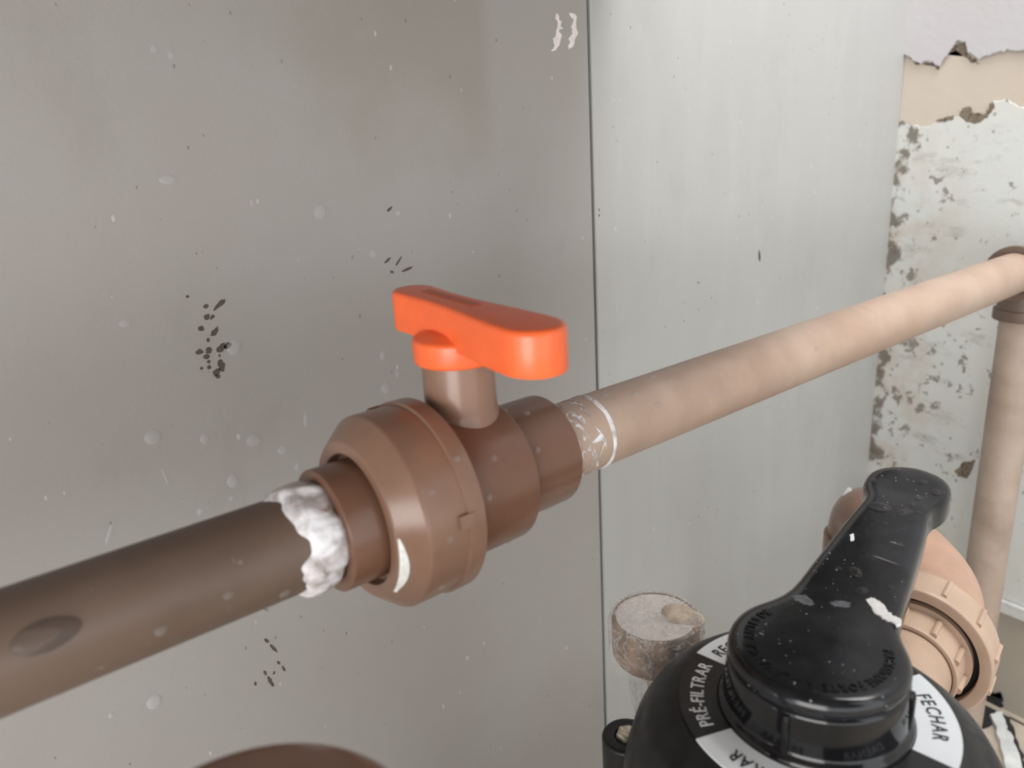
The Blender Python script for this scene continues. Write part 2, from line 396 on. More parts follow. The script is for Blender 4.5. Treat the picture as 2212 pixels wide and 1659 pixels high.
low_edge = [(1949, 262), (1991, 274), (2029, 264), (2071, 249), (2092, 262), (2130, 249), (2145, 219), (2172, 211), (2212, 236)]
coat('paint_coat', up_edge, True, XR-4.0, M['paint_up'], 1600, 'lavender white upper coat with peeling lower edge', 3)
coat('paint_coat', low_edge, False, XR+0.6, M['paint_low'], LEDGE, 'greenish white lower coat spotted with mould', 4)
lg = box((XR+2, -690, LEDGE-10), (10, 0, 0), (0, 1310, 0), (0, 0, 9))
build('ledge', *lg, M['paint_low'], wr, smooth=False, label='narrow white ledge low on the mouldy wall')
def wall_stain(pts_px, seed, x=XR, th=0.25, mat='mould', amp=2.0, parent=wr, name='mould_stain', sub=5):
    poly = ragged([on_x(*p, x) for p in pts_px], sub, amp, seed)
    poly = [Vector((x, p.y, p.z)) for p in poly]
    return build(name, *slab(poly, (-1, 0, 0), th), M[mat], parent, smooth=False)
wall_stain([(2046, 120), (2060, 98), (2074, 90), (2088, 95), (2093, 118), (2112, 130), (2118, 141), (2098, 136), (2082, 122), (2066, 108)], 1, XR+2.2)
wall_stain([(1966, 122), (1990, 137), (2012, 133), (2033, 143), (2030, 150), (2004, 140), (1980, 138)], 2, XR+2.2)
wall_stain([(2072, 250), (2080, 236), (2094, 230), (2103, 246), (2128, 248), (2143, 220), (2147, 232), (2133, 256), (2100, 267), (2084, 262)], 3, XR+0.4)
wall_stain([(2022, 262), (2045, 252), (2062, 248), (2060, 258), (2040, 263)], 5, XR+0.4, amp=1)
wall_stain([(2060, 1018), (2080, 1000), (2106, 992), (2102, 1010), (2090, 1034), (2070, 1030)], 7, XR+0.4, amp=1.5)
# shelter roof that shades the back of the room
mb = Mb(); mb.add(*box((-460, 43, 220), (940, 0, 0), (0, 157, 0), (0, 0, 28))); mb.add(*box((-395, 412, 220), (1005, 0, 0), (0, 212, 0), (0, 0, 28)))
mb.add(*box((-560, -760, 220), (840, 0, 0), (0, 645, 0), (0, 0, 28)))
rf = struct('ceiling', mb.V, mb.F, M['ceil'])

# ------------------------------------------------------------------ grime, residue and drops on the tiles
def tile_marks(px_list, name, parent, mat='dark_mark', th=0.3):
    mb = Mb(); rs = random.Random(len(px_list)*17)
    for (x0, y0, x1, y1, w) in px_list:
        a, b = on_y(x0, y0, YW), on_y(x1, y1, YW); mm = a.y*0+w*0.45
        d = (b-a); L = d.length; d = d.normalized() if L > 0.2 else Vector((1, 0, 0)); nn = Vector((-d.z, 0, d.x))
        n = 14; poly = []
        for k in range(n):
            t = 2*math.pi*k/n; q = (a+b)/2+d*math.cos(t)*(L/2+mm)+nn*math.sin(t)*mm
            j = 1+rs.uniform(-.22, .22); q = (a+b)/2+(q-(a+b)/2)*j; poly.append(Vector((q.x, YW, q.z)))
        mb.add(*slab(poly, (0, -1, 0), th))
    return build(name, mb.V, mb.F, M[mat], parent, smooth=False)
def cz(z, ox, oy, l):   # zoomed-crop numbers -> photograph pixels
    return [(x0/z+ox, y0/z+oy, x1/z+ox, y1/z+oy, w) for (x0, y0, x1, y1, w) in l]
tile_marks(cz(6.911, 380, 600, [(590, 455, 718, 335, 4), (440, 430, 455, 420, 4), (455, 583, 465, 580, 5), (528, 605, 560, 570, 2.5), (378, 757, 380, 757, 5), (545, 840, 610, 775, 5), (480, 925, 482, 940, 3), (335, 1110, 365, 1105, 5), (482, 1095, 492, 1075, 5), (660, 1062, 705, 1020, 6), (755, 1020, 785, 1000, 5), (455, 1180, 462, 1180, 5), (490, 1250, 491, 1252, 3), (494, 1335, 496, 1345, 3.5), (672, 1275, 686, 1355, 6), (600, 1425, 625, 1390, 5.5), (625, 1475, 626, 1477, 4), (380, 1350, 381, 1352, 2.5), (650, 1155, 651, 1165, 2), (172, 280, 173, 282, 2.5)]), 'grime_specks', tile_left)
tile_marks([(833, 566, 842, 558, 2.5), (856, 572, 866, 556, 2), (845, 587, 849, 588, 2.5), (872, 585, 888, 578, 3), (838, 455, 845, 449, 2.5)], 'grime_specks', tile_left)
tile_marks([(568, 1312, 577, 1318, 2), (573, 1382, 578, 1386, 3), (585, 1394, 596, 1406, 3), (600, 1430, 603, 1433, 2.5), (610, 1440, 615, 1448, 2.5), (571, 1451, 574, 1456, 3), (579, 1464, 589, 1481, 3.5), (592, 1452, 592, 1455, 2.5), (551, 1475, 552, 1479, 2.5)], 'grime_specks', tile_left)
tile_marks([(1640, 545, 1641, 562, 4.5), (1508, 610, 1509, 611, 2), (1537, 643, 1537, 644, 1.5), (1294, 452, 1294, 455, 1.5), (1294, 464, 1294, 467, 1.5)], 'grime_specks', tile_right)
def residue(zpts, sd):
    poly = ragged([on_y(x/5.53+1150, y/5.53, YW) for x, y in zpts], 3, 0.7, sd); poly = [Vector((p.x, YW, p.z)) for p in poly]
    build('adhesive_residue', *slab(poly, (0, -1, 0), 0.5), M['pinkwhite'], tile_left, smooth=False)
residue([(290, 155), (318, 175), (312, 235), (355, 245), (330, 300), (365, 340), (310, 360), (350, 420), (340, 470), (320, 540), (270, 610), (220, 615), (265, 550), (250, 470), (195, 500), (250, 455), (285, 420), (290, 340), (300, 250), (270, 225)], 1)
residue([(430, 155), (490, 150), (530, 200), (520, 320), (540, 400), (510, 480), (480, 575), (430, 580), (425, 545), (450, 520), (435, 450), (480, 400), (465, 330), (500, 230), (440, 190)], 2)

def cap_mesh(c, nrm, up, rx, ry, h, skew):
    n = Vector(nrm).normalized(); u = Vector(up); u = (u-n*u.dot(n)).normalized(); r = u.cross(n); c = Vector(c); V = [c+n*h]; F = []
    K, S = 5, 18
    for i in range(1, K+1):
        a = i/K*math.pi/2
        for k in range(S):
            t = 2*math.pi*k/S; yy = math.sin(t); w = 1-skew*max(0, yy)
            V.append(c+r*(math.cos(t)*math.sin(a)*rx*w)+u*(yy*math.sin(a)*ry)+n*(h*math.cos(a)*(1-skew*0.6*yy*math.sin(a))-0.05))
    for k in range(S): F.append((0, 1+k, 1+(k+1) % S))
    for i in range(K-1):
        for k in range(S): F.append((1+i*S+k, 1+i*S+(k+1) % S, 1+(i+1)*S+(k+1) % S, 1+(i+1)*S+k))
    F.append(tuple(1+(K-1)*S+k for k in range(S)))
    return V, F
def dome_drop(c, nrm, up, rx, ry, h, label, group, skew=0.25, mat='water_dark'):
    """a bead of water: flattened bulging cap on a surface, heavier towards its lower end."""
    V, F = cap_mesh(c, nrm, up, rx, ry, h, skew)
    return build('water_drop', V, F, M[mat], None, c, label=label, cat='water drop', group=group)
wd = [(691, 457, 13, 15), (806, 548, 9, 9), (545, 437, 5, 7), (330, 943, 16, 15), (441, 947, 8, 11), (548, 950, 15, 14), (610, 971, 10, 10), (502, 1038, 11, 14), (500, 1076, 5, 6), (432, 1104, 6, 9), (832, 838, 10, 12), (858, 805, 5, 10), (826, 768, 7, 9), (270, 698, 11, 8), (370, 118, 6, 7), (333, 105, 6, 8), (642, 1008, 6, 8), (645, 560, 4, 5), (860, 460, 6, 5), (240, 1545, 5, 5)]
for (px, py, a, b) in wd:
    c = on_y(px, py, YW); k = c.length/FPX*1.02
    dome_drop(c, (0, -1, 0), (0.1, 0, 1), a*k, b*k*1.05, min(a, b)*k*0.42, 'clear round water bead clinging to the grey tile', 'water beads on the tile', mat='water')
for (px, py, a, b, lean, lab) in [(362, 388, 16, 9, 0.0, 'flat smeared water drop on the grey tile above the specks'), (505, 750, 13, 17, 0.5, 'water drop touching the dark grime specks on the tile'), (237, 1150, 4, 24, 0.5, 'slanted water trickle on the tile just above the brown pipe'), (357, 1030, 3, 20, -0.15, 'thin vertical water trickle on the grey tile'), (660, 905, 5, 19, 0.15, 'short water trickle on the tile beside the union nut'), (333, 1516, 13, 15, 0.4, 'angular water drop on the tile under the brown pipe')]:
    c = on_y(px, py, YW); k = c.length/FPX
    dome_drop(c, (0, -1, 0), (lean, 0, 1), a*k, b*k, min(a, b)*k*0.45, lab, None, 0.1, 'water')

# ------------------------------------------------------------------ brown pipe line with ball valve
U = Vector((1, 0.040, -0.0018)).normalized(); P0 = Vector((0, 345.8, -187.2))
def A(s): return P0+U*s
def pipe(name, p0, p1, r, mat, label, n=64, wall=3.0):
    ax = Vector(p1)-Vector(p0); L = ax.length
    prof = [(0, r-wall), (0, r), (L, r), (L, r-wall)]
    V, F = lathe(p0, ax, prof, n, True)
    return build(name, V, F, mat, None, (Vector(p0)+Vector(p1))/2 if abs(ax.z) < 10 else Vector(p0 if p0[2] < p1[2] else p1), ang=50, label=label, cat='pipe')
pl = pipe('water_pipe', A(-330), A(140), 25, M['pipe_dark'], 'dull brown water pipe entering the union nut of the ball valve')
pr = pipe('water_pipe', A(262), A(1052), 25, M['pipe_light'], 'long pale brown water pipe from ball valve to the corner elbow')

def glue_ring(parent, s0, s1, r, seed, ws=5, wr_=2.5, base=0.4, name='glue_or_highlight', dens=110, off0=0.0):
    n, m = dens, 9; V = []; F = []; a, u, v = frame(U)
    for k in range(n):
        t = 2*math.pi*k/n; cs, sn = math.cos(t), math.sin(t)
        e0 = noise.noise(Vector((cs*1.6+seed, sn*1.6, 0.3)))*ws+noise.noise(Vector((cs*4+seed, sn*4, 1)))*ws*0.3
        e1 = noise.noise(Vector((cs*2+seed, sn*2, 5.3)))*ws*0.4
        for j in range(m):
            f = j/(m-1); s = (s0+e0)*(1-f)+(s1+e1)*f
            hgt = base+wr_*(math.sin(math.pi*f)**0.6)*(0.7+0.7*noise.noise(Vector((cs*4+seed, sn*4, f*2)))+0.12*noise.noise(Vector((cs*10, sn*10, f*4))))
            if j in (0, m-1): hgt = -0.3
            V.append(A(s)+(u*cs+v*sn)*(r+max(hgt, -0.25)))
    for k in range(n):
        k2 = (k+1) % n
        for j in range(m-1): F.append((k*m+j, k2*m+j, k2*m+j+1, k*m+j+1))
    return build(name, V, F, M['glue'], parent, ang=60)
glue_ring(pl, 108, 128.5, 25, 2.3, 11, 4.2, 1.2, dens=200)
glue_ring(pr, 281, 289, 25, 6.1, 7, 1.0, -0.1)
glue_ring(pr, 317, 320.5, 25, 9.4, 1.6, 0.7, 0.2)
mb = Mb(); rs = random.Random(5)     # smeared glue between the socket and the ring
for k in range(30):
    t0 = rs.uniform(0, 6.28); s0 = rs.uniform(284, 306); a, u, v = frame(U); n = 10; poly = []; L = rs.uniform(3, 11); w = rs.uniform(0.06, 0.20)
    for j in range(n+1): 
        f = j/n; t = t0+0.5*f+0.15*math.sin(f*5+k); poly.append((s0+L*math.sin(f*2.5), t, w*(0.2+math.sin(math.pi*f))))
    V = []; 
    for (s, t, ww) in poly:
        for q in (-1, 1): V.append(A(s)+(u*math.cos(t+q*ww)+v*math.sin(t+q*ww))*25.15)
    mb.add(V, [(2*j, 2*j+1, 2*j+3, 2*j+2) for j in range(n)])
build('glue_smear', mb.V, mb.F, M['glue'], pr)

bv = empty('ball_valve', A(219)-Vector((0, 0, 55)), 'brown ball valve with orange lever handle and chamfered union nut', 'valve')
# union tail piece on the upstream side
build('union_tail', *lathe(A(0), U, fillet([(160, 25.4), (127.5, 25.4), (127.5, 33.0), (160, 33.0)], 1.2), 72, False), M['brown'], bv)
# union nut: chamfered nose, faintly ribbed barrel, collar
def nutr(s, r, t):
    if 161 < s < 181 and r > 50: return r-0.55*(0.5+0.5*math.copysign(min(1, abs(math.cos(t*9))*3), math.cos(t*9)))
    return r
prof = fillet([(152, 36.2), (145.5, 36.2), (145.5, 43.0), (158.5, 54.0), (181.5, 54.0)], 1.3)
prof += [(182.0, 55.6)]+fillet([(182.0, 55.6), (192.5, 55.6), (192.5, 44.6)], 1.5)[1:]
nut = build('union_nut', *lathe(A(0), U, prof, 144, False, nutr), M['brown_l'], bv, ang=30)
for (t) in (-0.12, 2.0, 4.1):
    a, u, v = frame(U); d = (u*math.cos(t)+v*math.sin(t)); w = U.cross(d)
    build('lug', *box(A(180.5)+d*54.6, U*4.5, w*3.6, d*1.5), M['brown_l'], nut, smooth=False)
# wet white smear on the chamfer
a, u, v = frame(U)
SM0 = SM1 = 0
def chamfer_smear():
    V = []; F = []; n = 16
    for j in range(n+1):
        f = j/n; t = SM0+(SM1-SM0)*f; wv = 0.25+0.75*math.sin(math.pi*min(1, f*1.1)*0.95)
        for q in (0.06, 0.06+0.30*wv): 
            s = 145.5+13*q; r = 43+11*q; V.append(A(s)+(u*math.cos(t)+v*math.sin(t))*(r+0.25)-U*0.15)
        
    for j in range(n): F.append((2*j, 2*j+1, 2*j+3, 2*j+2))
    return V, F
SM0, SM1 = -0.12, 0.72
build('glue_smear', *chamfer_smear(), M['paint_or_highlight'], nut)
# body, socket
body_prof = fillet([(150, 30.0), (193.5, 30.0), (193.5, 43.8), (239.0, 43.8), (240.5, 35.2), (280.5, 35.0), (280.5, 25.6), (262, 25.6)], 1.2)
build('body', *lathe(A(0), U, body_prof, 96, False), M['brown'], bv, ang=30)
TX = 219.5; TC = A(TX)
build('stem_tower', *lathe(TC, (0, 0, 1), fillet([(20, 25.5), (34, 23.0), (44, 20.8), (74.5, 20.5), (74.5, 0)], 1.5), 64), M['brown_l'], bv, ang=30)
# orange handle, set across the pipe
hz0, hz1 = -105.5, -82.0
YC = TC.y
def handle_outline(grow):
    # (y along, half width) stations from the near knob to the far end
    L = []; yn, rn = YC-69.5, 17.0; yf, rf_ = YC+42.0, 13.5
    for k in range(13):
        t = math.pi/2*k/12; L.append((yn-rn*math.cos(t), rn*math.sin(t)))
    for (dy, w) in ((-55, 16.6), (-40, 15.4), (-25, 13.8), (-10, 12.4), (5, 11.8), (20, 12.0), (34, 12.9)): L.append((YC+dy, w))
    for k in range(13):
        t = math.pi/2*k/12; L.append((yf+rf_*math.sin(t), rf_*math.cos(t)))
    return L
def loft_outline(st, rings, axis_x, zbot_fun=None, cen=0.0):
    """stations (y, halfwidth); rings (inset, z). Returns a closed solid."""
    n = len(st); pts = [(axis_x+w, y) for y, w in st]+[(axis_x-w, y) for y, w in reversed(st[1:-1] if st[0][1] < 1e-6 else st)]
    m = len(pts); nor = []
    for i in range(m):
        p, q = pts[i-1], pts[(i+1) % m]; d = Vector((q[0]-p[0], q[1]-p[1])); d.normalize(); nor.append(Vector((d.y, -d.x)))
    V = []; F = []
    for (ins, z) in rings:
        for (p, nn) in zip(pts, nor):
            V.append((p[0]-nn.x*ins, p[1]-nn.y*ins, z+(p[1]-YC)*0.032+0.8))
    R = len(rings)
    for r in range(R-1):
        for i in range(m): F.append((r*m+i, r*m+(i+1) % m, (r+1)*m+(i+1) % m, (r+1)*m+i))
    F.append(tuple(range(m))); F.append(tuple((R-1)*m+i for i in range(m)))
    return V, F
hd = build('handle', *loft_outline(handle_outline(0), [(1.6, hz0), (0.4, hz0+0.5), (0, hz0+2), (0, hz1-3), (0.5, hz1-1.2), (1.8, hz1-0.2), (3.2, hz1)], TC.x), M['orange'], bv, ang=40, label='orange lever handle set across the pipe')
build('handle_base', *lathe(TC, (0, 0, 1), fillet([(72.5, 0), (72.5, 24.4), (86.5, 24.8), (90.5, 15), (91.5, 0)], 2.2, 4), 64), M['orange'], hd, ang=30)
build('groove_shade', *box((TC.x+2, YC+6, hz1+1.0), (3.0, 0, 0), (0, 27, 0.86), (0, 0, 0.25)), simple('groove_shade_orange', (0.60, 0.10, 0.03), 0.4), hd, smooth=False)  # strip laid on top, recess shade put into its darker orange

# corner elbow and standing pipe
EX = 1094.0; EC = Vector((EX, A(1094).y, A(1094).z))
ce = empty('pipe_elbow', EC-Vector((0, 0, 50)), 'brown elbow turning the pale pipe down beside the mouldy wall', 'elbow')
pth = bend(EC-U*30, EC, EC-Vector((0, 0, 30)), 27)
build('elbow_body', *tube(pth, [30]*len(pth), 48), M['brown'], ce, ang=60)
build('socket', *lathe(EC, -U, fillet([(24, 30), (46, 30), (46, 33.5), (54, 33.5), (54, 25.6), (34, 25.6)], 1.2), 56), M['pipe_dark'], ce, ang=30)
build('socket', *lathe(EC, (0, 0, -1), fillet([(24, 30), (52, 30), (52, 33.5), (66, 33.5), (66, 25.6), (34, 25.6)], 1.2), 56), M['pipe_dark'], ce, ang=30)
pipe('water_pipe', (EC.x, EC.y, -899.5), (EC.x, EC.y, EC.z-40), 25, M['pipe_vert'], 'dusty brown standing pipe in front of the mouldy wall')

# ------------------------------------------------------------------ blurred fitting close to the lens
NC = Vector((30, 194, 0))
cap = empty('screw_cap_fitting', (NC.x, NC.y, -899.5), 'brown ribbed capped fitting on a standing pipe under the ball valve', 'fitting')
def capr(s, r, t): return r-1.2*(0.5+0.5*math.cos(t*14)) if r > 50 and s < -208 else r
build('cap_shell', *lathe(NC, (0, 0, 1), fillet([(-262, 50), (-262, 58), (-208, 58), (-201, 51), (-199, 34), (-199, 0)], 4, 4), 112, False, capr), M['brown_l'], cap, ang=40)
build('riser', *lathe(NC, (0, 0, 1), [(-899.5, 25), (-230, 25)], 40), M['brown'], cap)

# ------------------------------------------------------------------ multiport valve
VA = Vector((323, 188, 0)); 
mv = empty('multiport_valve', (VA.x, VA.y, -560), 'black domed multiport filter valve with long lever and lettered dial', 'valve')
ZD = -300.0
dome = build('lid', *lathe(VA, (0, 0, 1), fillet([(ZD-2, 20), (ZD-0.5, 49), (ZD-0.8, 70.8), (ZD-3.5, 77), (ZD-13, 88), (ZD-27, 96), (ZD-48, 101.5), (ZD-75, 104), (ZD-82, 104), (ZD-82, 60)], 4, 4), 128), M['black_matte'], mv, ang=40)
build('body', *lathe(VA, (0, 0, 1), fillet([(-382, 72), (-382, 84), (-450, 78), (-520, 66), (-560, 66), (-560, 10)], 3), 64), M['black_matte'], mv)
for k, a0 in enumerate((114, 204, 294)):
    d = Vector((math.cos(math.radians(a0)), math.sin(math.radians(a0)), 0)); c = VA+d*107
    bs = build('bolt_boss', *lathe(c, (0, 0, 1), fillet([(-420, 10), (-420, 15.5), (-363, 16.0), (-361.5, 14.5), (-361.5, 8), (-364, 8), (-364, 0)], 1), 40), M['black_matte'], mv)
    build('bolt_head', *lathe(c, (0, 0, 1), fillet([(-364, 7), (-359.5, 7), (-358.5, 5.5), (-358.5, 0)], 0.8), 6), M['steel'], bs, smooth=False)
# dial sectors (60 degrees each), alternately white and black, lettered clockwise
def sector(a0, a1, r0, r1, z):
    n = 24; V = []; F = []
    for k in range(n+1):
        t = math.radians(a0+(a1-a0)*k/n); c, s = math.cos(t), math.sin(t)
        V += [(VA.x+c*r0, VA.y+s*r0, z), (VA.x+c*r1, VA.y+s*r1, z-0.3), (VA.x+c*r1, VA.y+s*r1, z-1.2), (VA.x+c*r0, VA.y+s*r0, z-1.2)]
    for k in range(n):
        for j in range(4): F.append((4*k+j, 4*k+(j+1) % 4, 4*k+4+(j+1) % 4, 4*k+4+j))
    F += [(0, 1, 2, 3), (4*n, 4*n+1, 4*n+2, 4*n+3)]
    return V, F
def arc_word(text, cen, r, mid_deg, size, z, mat, parent, wx=0.8, name='lettering', ext=0.12, gap=0.0, bold=0.012, zslope=0.0):
    """letters with tops outward, read clockwise from above."""
    glyphs = []
    for ch in text:
        if ch == ' ': glyphs.append((None, size*0.36*wx)); continue
        cu = bpy.data.curves.new('glyph', 'FONT'); cu.body = ch; cu.size = size; cu.extrude = ext; cu.offset = bold*size; cu.resolution_u = 3
        o = bpy.data.objects.new('glyph', cu); col.objects.link(o); bpy.context.view_layer.update()
        me = bpy.data.meshes.new_from_object(o.evaluated_get(bpy.context.evaluated_depsgraph_get()))
        V = [v.co.copy() for v in me.vertices]; F = [tuple(p.vertices) for p in me.polygons]
        bpy.data.objects.remove(o); bpy.data.curves.remove(cu); bpy.data.meshes.remove(me)
        x0 = min(v.x for v in V); x1 = max(v.x for v in V)
        V = [Vector(((v.x-x0)*wx, v.y, v.z)) for v in V]; glyphs.append(((V, F), (x1-x0)*wx+size*0.10+gap))
    tot = sum(g[1] for g in glyphs); s = -tot/2; mb = Mb()
    for g, w in glyphs:
        if g:
            V, F = g; phi = math.radians(mid_deg)-(s+w/2)/r; up = Vector((math.cos(phi), math.sin(phi), 0)); rt = Vector((math.sin(phi), -math.cos(phi), 0))
            o = cen+up*(r-size*0.36)+Vector((0, 0, z)); hw = (w-size*0.10-gap)/2
            mb.add([o+rt*(v.x-hw)+up*v.y+Vector((0, 0, v.z+ext)) for v in V], F)
        s += w
    return build(name, mb.V, mb.F, mat, parent, smooth=False)
words = [('FILTRAR', 190, True), ('PRÉ-FILTRAR', 130, False), ('RECIRCULAR', 70, True), ('RETROLAVAR', 10, False), ('FECHAR', -50, True), ('DRENAR', -110, False)]
for wd_, mid, white in words:
    sc = build('dial_sector', *sector(mid-29.9, mid+29.9, 50.2, 70.6, ZD+0.6), M['label_white' if white else 'label_black'], mv, smooth=False)
    arc_word(wd_, VA, 61.0, mid, 10.4, ZD+0.55, M['ink' if white else 'ink_white'], sc, 0.80, bold=0.006, gap=0.55 if wd_ == 'FECHAR' else 0.1)
# hub skirt and lever cap
HT = -261.0
hub = build('hub', *lathe(VA, (0, 0, 1), fillet([(-301, 40), (-301, 50.2), (-297.5, 49.6), (-294, 46.6), (-272, 45.6), (-270, 43), (-270, 5)], 1.5), 96), M['black'], mv, ang=40)
for a0 in (196, 290, 100):
    d = Vector((math.cos(math.radians(a0)), math.sin(math.radians(a0)), 0)); w = Vector((-d.y, d.x, 0))
    mbv, mbf = lathe(VA+d*46.2, (0, 0, 1), fillet([(-298, 2.0), (-276, 2.0), (-273, 1.4)], 0.5), 12)
    build('grip_rib', mbv, mbf, M['black'], hub)
LA = math.radians(15.0); le = Vector((math.cos(LA), math.sin(LA), 0)); ln = Vector((-le.y, le.x, 0)); RISE = 0.10
def lever_z(al): return HT+RISE*max(0.0, al-45.0)*min(1.0, max(0.0, (al-45.0)/30.0))**0.5
hubr = 45.4; st = []
for k in range(25):
    t = math.pi*0.66*k/24; st.append((-hubr*math.cos(t), hubr*math.sin(t)))
for al, w in ((30, 35.4), (37, 32.4), (46, 30.4), (58, 29.0), (75, 27.8), (95, 26.5), (115, 25.2), (135, 23.8), (150, 22.4), (160, 21.3), (167, 21.2), (173, 22.4), (178, 24.6), (183, 26.4), (189, 27.4), (195, 27.6), (201, 27.0), (207, 24.9), (212, 21.0), (216, 15.8), (219, 9.5), (220.5, 4.0), (221, 0)): st.append((al, w))
def lever_mesh():
    m0 = [(al, w) for al, w in st]+[(al, -w) for al, w in reversed(st[1:-1])]; m = len(m0); nor = []
    for i in range(m):
        p, q = m0[i-1], m0[(i+1) % m]; d = Vector((q[0]-p[0], q[1]-p[1])).normalized(); nor.append(Vector((-d.y, d.x)))
    def drop(al): return 9.5 if al < 20 else 9.5+min(1, (al-20)/40)*9.5
    rings = [(3.0, 'b', 0), (0.4, 'b', 1.5), (0, 'b', 3.5), (0, 't', -5.5), (0.45, 't', -3.4), (1.5, 't', -1.6), (3.2, 't', -0.5), (5.5, 't', 0.0), (9.0, 't', 0.0)]
    V = []; F = []
    for ins, kind, dz in rings:
        for (p, nn) in zip(m0, nor):
            al, pe = p[0]-nn.x*ins*(1 if True else 0), p[1]-nn.y*ins
            z = lever_z(p[0]) + dz if kind == 't' else lever_z(p[0])-drop(p[0])+dz-1.5
            q = VA+le*al+ln*pe; V.append((q.x, q.y, z))
    R = len(rings)
    for r in range(R-1):
        for i in range(m): F.append((r*m+i, r*m+(i+1) % m, (r+1)*m+(i+1) % m, (r+1)*m+i))
    n = len(st)
    for base in (0, (R-1)*m):      # caps as strips between mirrored points
        F.append((base, base+1, base+m-1))
        for i in range(1, n-2): F.append((base+i, base+i+1, base+m-i-1, base+m-i))
        F.append((base+n-2, base+n-1, base+n))
    return V, F
lever = build('lever', *lever_mesh(), M['black_lever'], mv, ang=50, label='long black lever with flared end, wet and dusty')
arc_word('PRESSIONE FORTE A ALAVANCA ANTES DE', VA, 34.5, 195, 7.4, HT-0.1, M['black_lever'], lever, 0.80, name='raised_lettering', ext=0.4, gap=0.25)
def lever_pt(px, py):
    z = HT
    for _ in range(25):
        p = on_z(px, py, z); z = lever_z((p-VA).dot(le))
    p.z = z; return p
def flake(pxs, mat, name, seed, th=0.5, amp=0.5, sub=4, parent=None, label=None):
    poly = ragged([lever_pt(*p) for p in pxs], sub, amp, seed)
    poly = [Vector((p.x, p.y, lever_z((p-VA).dot(le)))) for p in poly]
    return build(name, *slab(poly, (0, 0, 1), th), M[mat], parent or lever, smooth=False, label=label)
flake([(1870, 1296), (1882, 1291), (1898, 1298), (1908, 1308), (1918, 1322), (1930, 1332), (1945, 1337), (1946, 1350), (1938, 1354), (1924, 1345), (1908, 1337), (1893, 1328), (1880, 1312)], 'paint_or_highlight', 'paint_flake', 11, 0.7, 0.7, label='white flaky paint smear')
flake([(1709, 1287), (1726, 1285), (1745, 1286), (1752, 1296), (1760, 1305), (1752, 1309), (1735, 1304), (1720, 1298)], 'grey_smudge', 'dust_smudge', 12, 0.2, 0.6)
flake([(1793, 1301), (1808, 1297), (1822, 1300), (1838, 1302), (1836, 1311), (1818, 1312), (1800, 1310)], 'grey_smudge', 'dust_smudge', 13, 0.2, 0.6)
flake([(1836, 1156), (1844, 1153), (1845, 1168), (1838, 1170)], 'label_white', 'paint_flake', 14, 0.5, 0.3)
for i, (p, q) in enumerate((((1919, 1169), (1958, 1181)), ((1882, 1199), (1950, 1223)), ((1841, 1253), (1934, 1285)))):
    a_, b_ = lever_pt(*p), lever_pt(*q); d = (b_-a_); nn = Vector((-d.y, d.x, 0)).normalized()*0.55
    z1 = Vector((0, 0, 0.12)); V = [a_+z1*0.3, a_.lerp(b_, .2)+nn+z1, a_.lerp(b_, .8)+nn+z1, b_+z1*0.3, a_.lerp(b_, .8)-nn+z1, a_.lerp(b_, .2)-nn+z1]
    build('scratch', V, [(0, 1, 2, 3, 4, 5)], M['scratch'], lever, smooth=False)
for (px, py, a, b, lab) in [(1954, 1107, 17, 9, None), (2023, 1063, 9, 8, None), (1993, 1042, 10, 7, None), (1989, 1029, 6, 4, None), (1985, 1075, 8, 5, None), (1971, 1090, 7, 5, None), (1886, 1037, 6, 6, None), (1862, 1276, 13, 8, None), (1848, 1236, 12, 13, None), (1923, 1269, 6, 5, None), (1932, 1299, 5, 5, None), (1983, 1107, 6, 4, None), (1812, 1228, 6, 5, None), (1944, 1174, 5, 4, None), (1950, 1146, 4, 4, None), (1911, 1131, 5, 4, None), (1958, 1022, 6, 4, None)]:
    c = lever_pt(px, py); k = c.length/FPX
    dome_drop(c+Vector((0, 0, -0.1)), (0, 0, 1), (0.5, 0.8, 0), a*k, b*k*1.3, min(a, b)*k*0.75, 'clear water bead resting on the black lever', 'water beads on the lever', 0.1)
c = lever_pt(1900, 1095); k = c.length/FPX
dome_drop(c, (0, 0, 1), tuple(le), 24*k, 11*k*1.4, 8*k, 'wide puddle of water across the black lever neck', None, 0.1)

# discharge port, its union and the elbows behind the lever
PA = math.radians(13.0); pe_ = Vector((math.cos(PA), math.sin(PA), 0)); PC = Vector((VA.x, VA.y, -410)); FT = 237.0
build('port', *lathe(PC, pe_, fillet([(60, 38), (120, 38), (120, 34), (FT-10, 34), (FT-10, 10)], 1.5), 64), M['beige_pvc'], mv)
un = empty('pipe_union', PC+pe_*(FT+10)-Vector((0, 0, 58)), 'beige ribbed pipe union between valve port and pink elbow', 'union')
build('union_nut', *lathe(PC, pe_, fillet([(FT+10, 47.5), (FT, 47.5), (FT, 56.2), (FT+3, 57.2), (FT+30, 57.0), (FT+36, 50), (FT+36, 36)], 1.2), 112), M['beige_pvc'], un, ang=30)
build('seal_ring', *lathe(PC, pe_, fillet([(FT+12, 41), (FT+7, 41.5), (FT+7, 48.5), (FT+12, 48.5)], 0.8), 80), M['rubber'], un)
build('flange', *lathe(PC, pe_, fillet([(FT+7, 30), (FT+1, 36), (FT+1, 43.0), (FT+10, 43.0)], 0.8), 80), M['beige_pvc'], un)
build('collar', *lathe(PC, pe_, fillet([(FT+4, 34.2), (FT-24, 34.2), (FT-24, 38.2), (FT+4, 38.2)], 1.5), 80), M['beige_pvc'], un)
a, u, v = frame(pe_)
for k in range(10):
    t = 2*math.pi*k/10+0.15; d = u*math.cos(t)+v*math.sin(t); w = pe_.cross(d)
    V, F = tube([PC+pe_*(FT-21)+d*38.6, PC+pe_*(FT-2)+d*38.6], [2.6, 2.6], 12); build('rib', V, F, M['beige_pvc'], un)
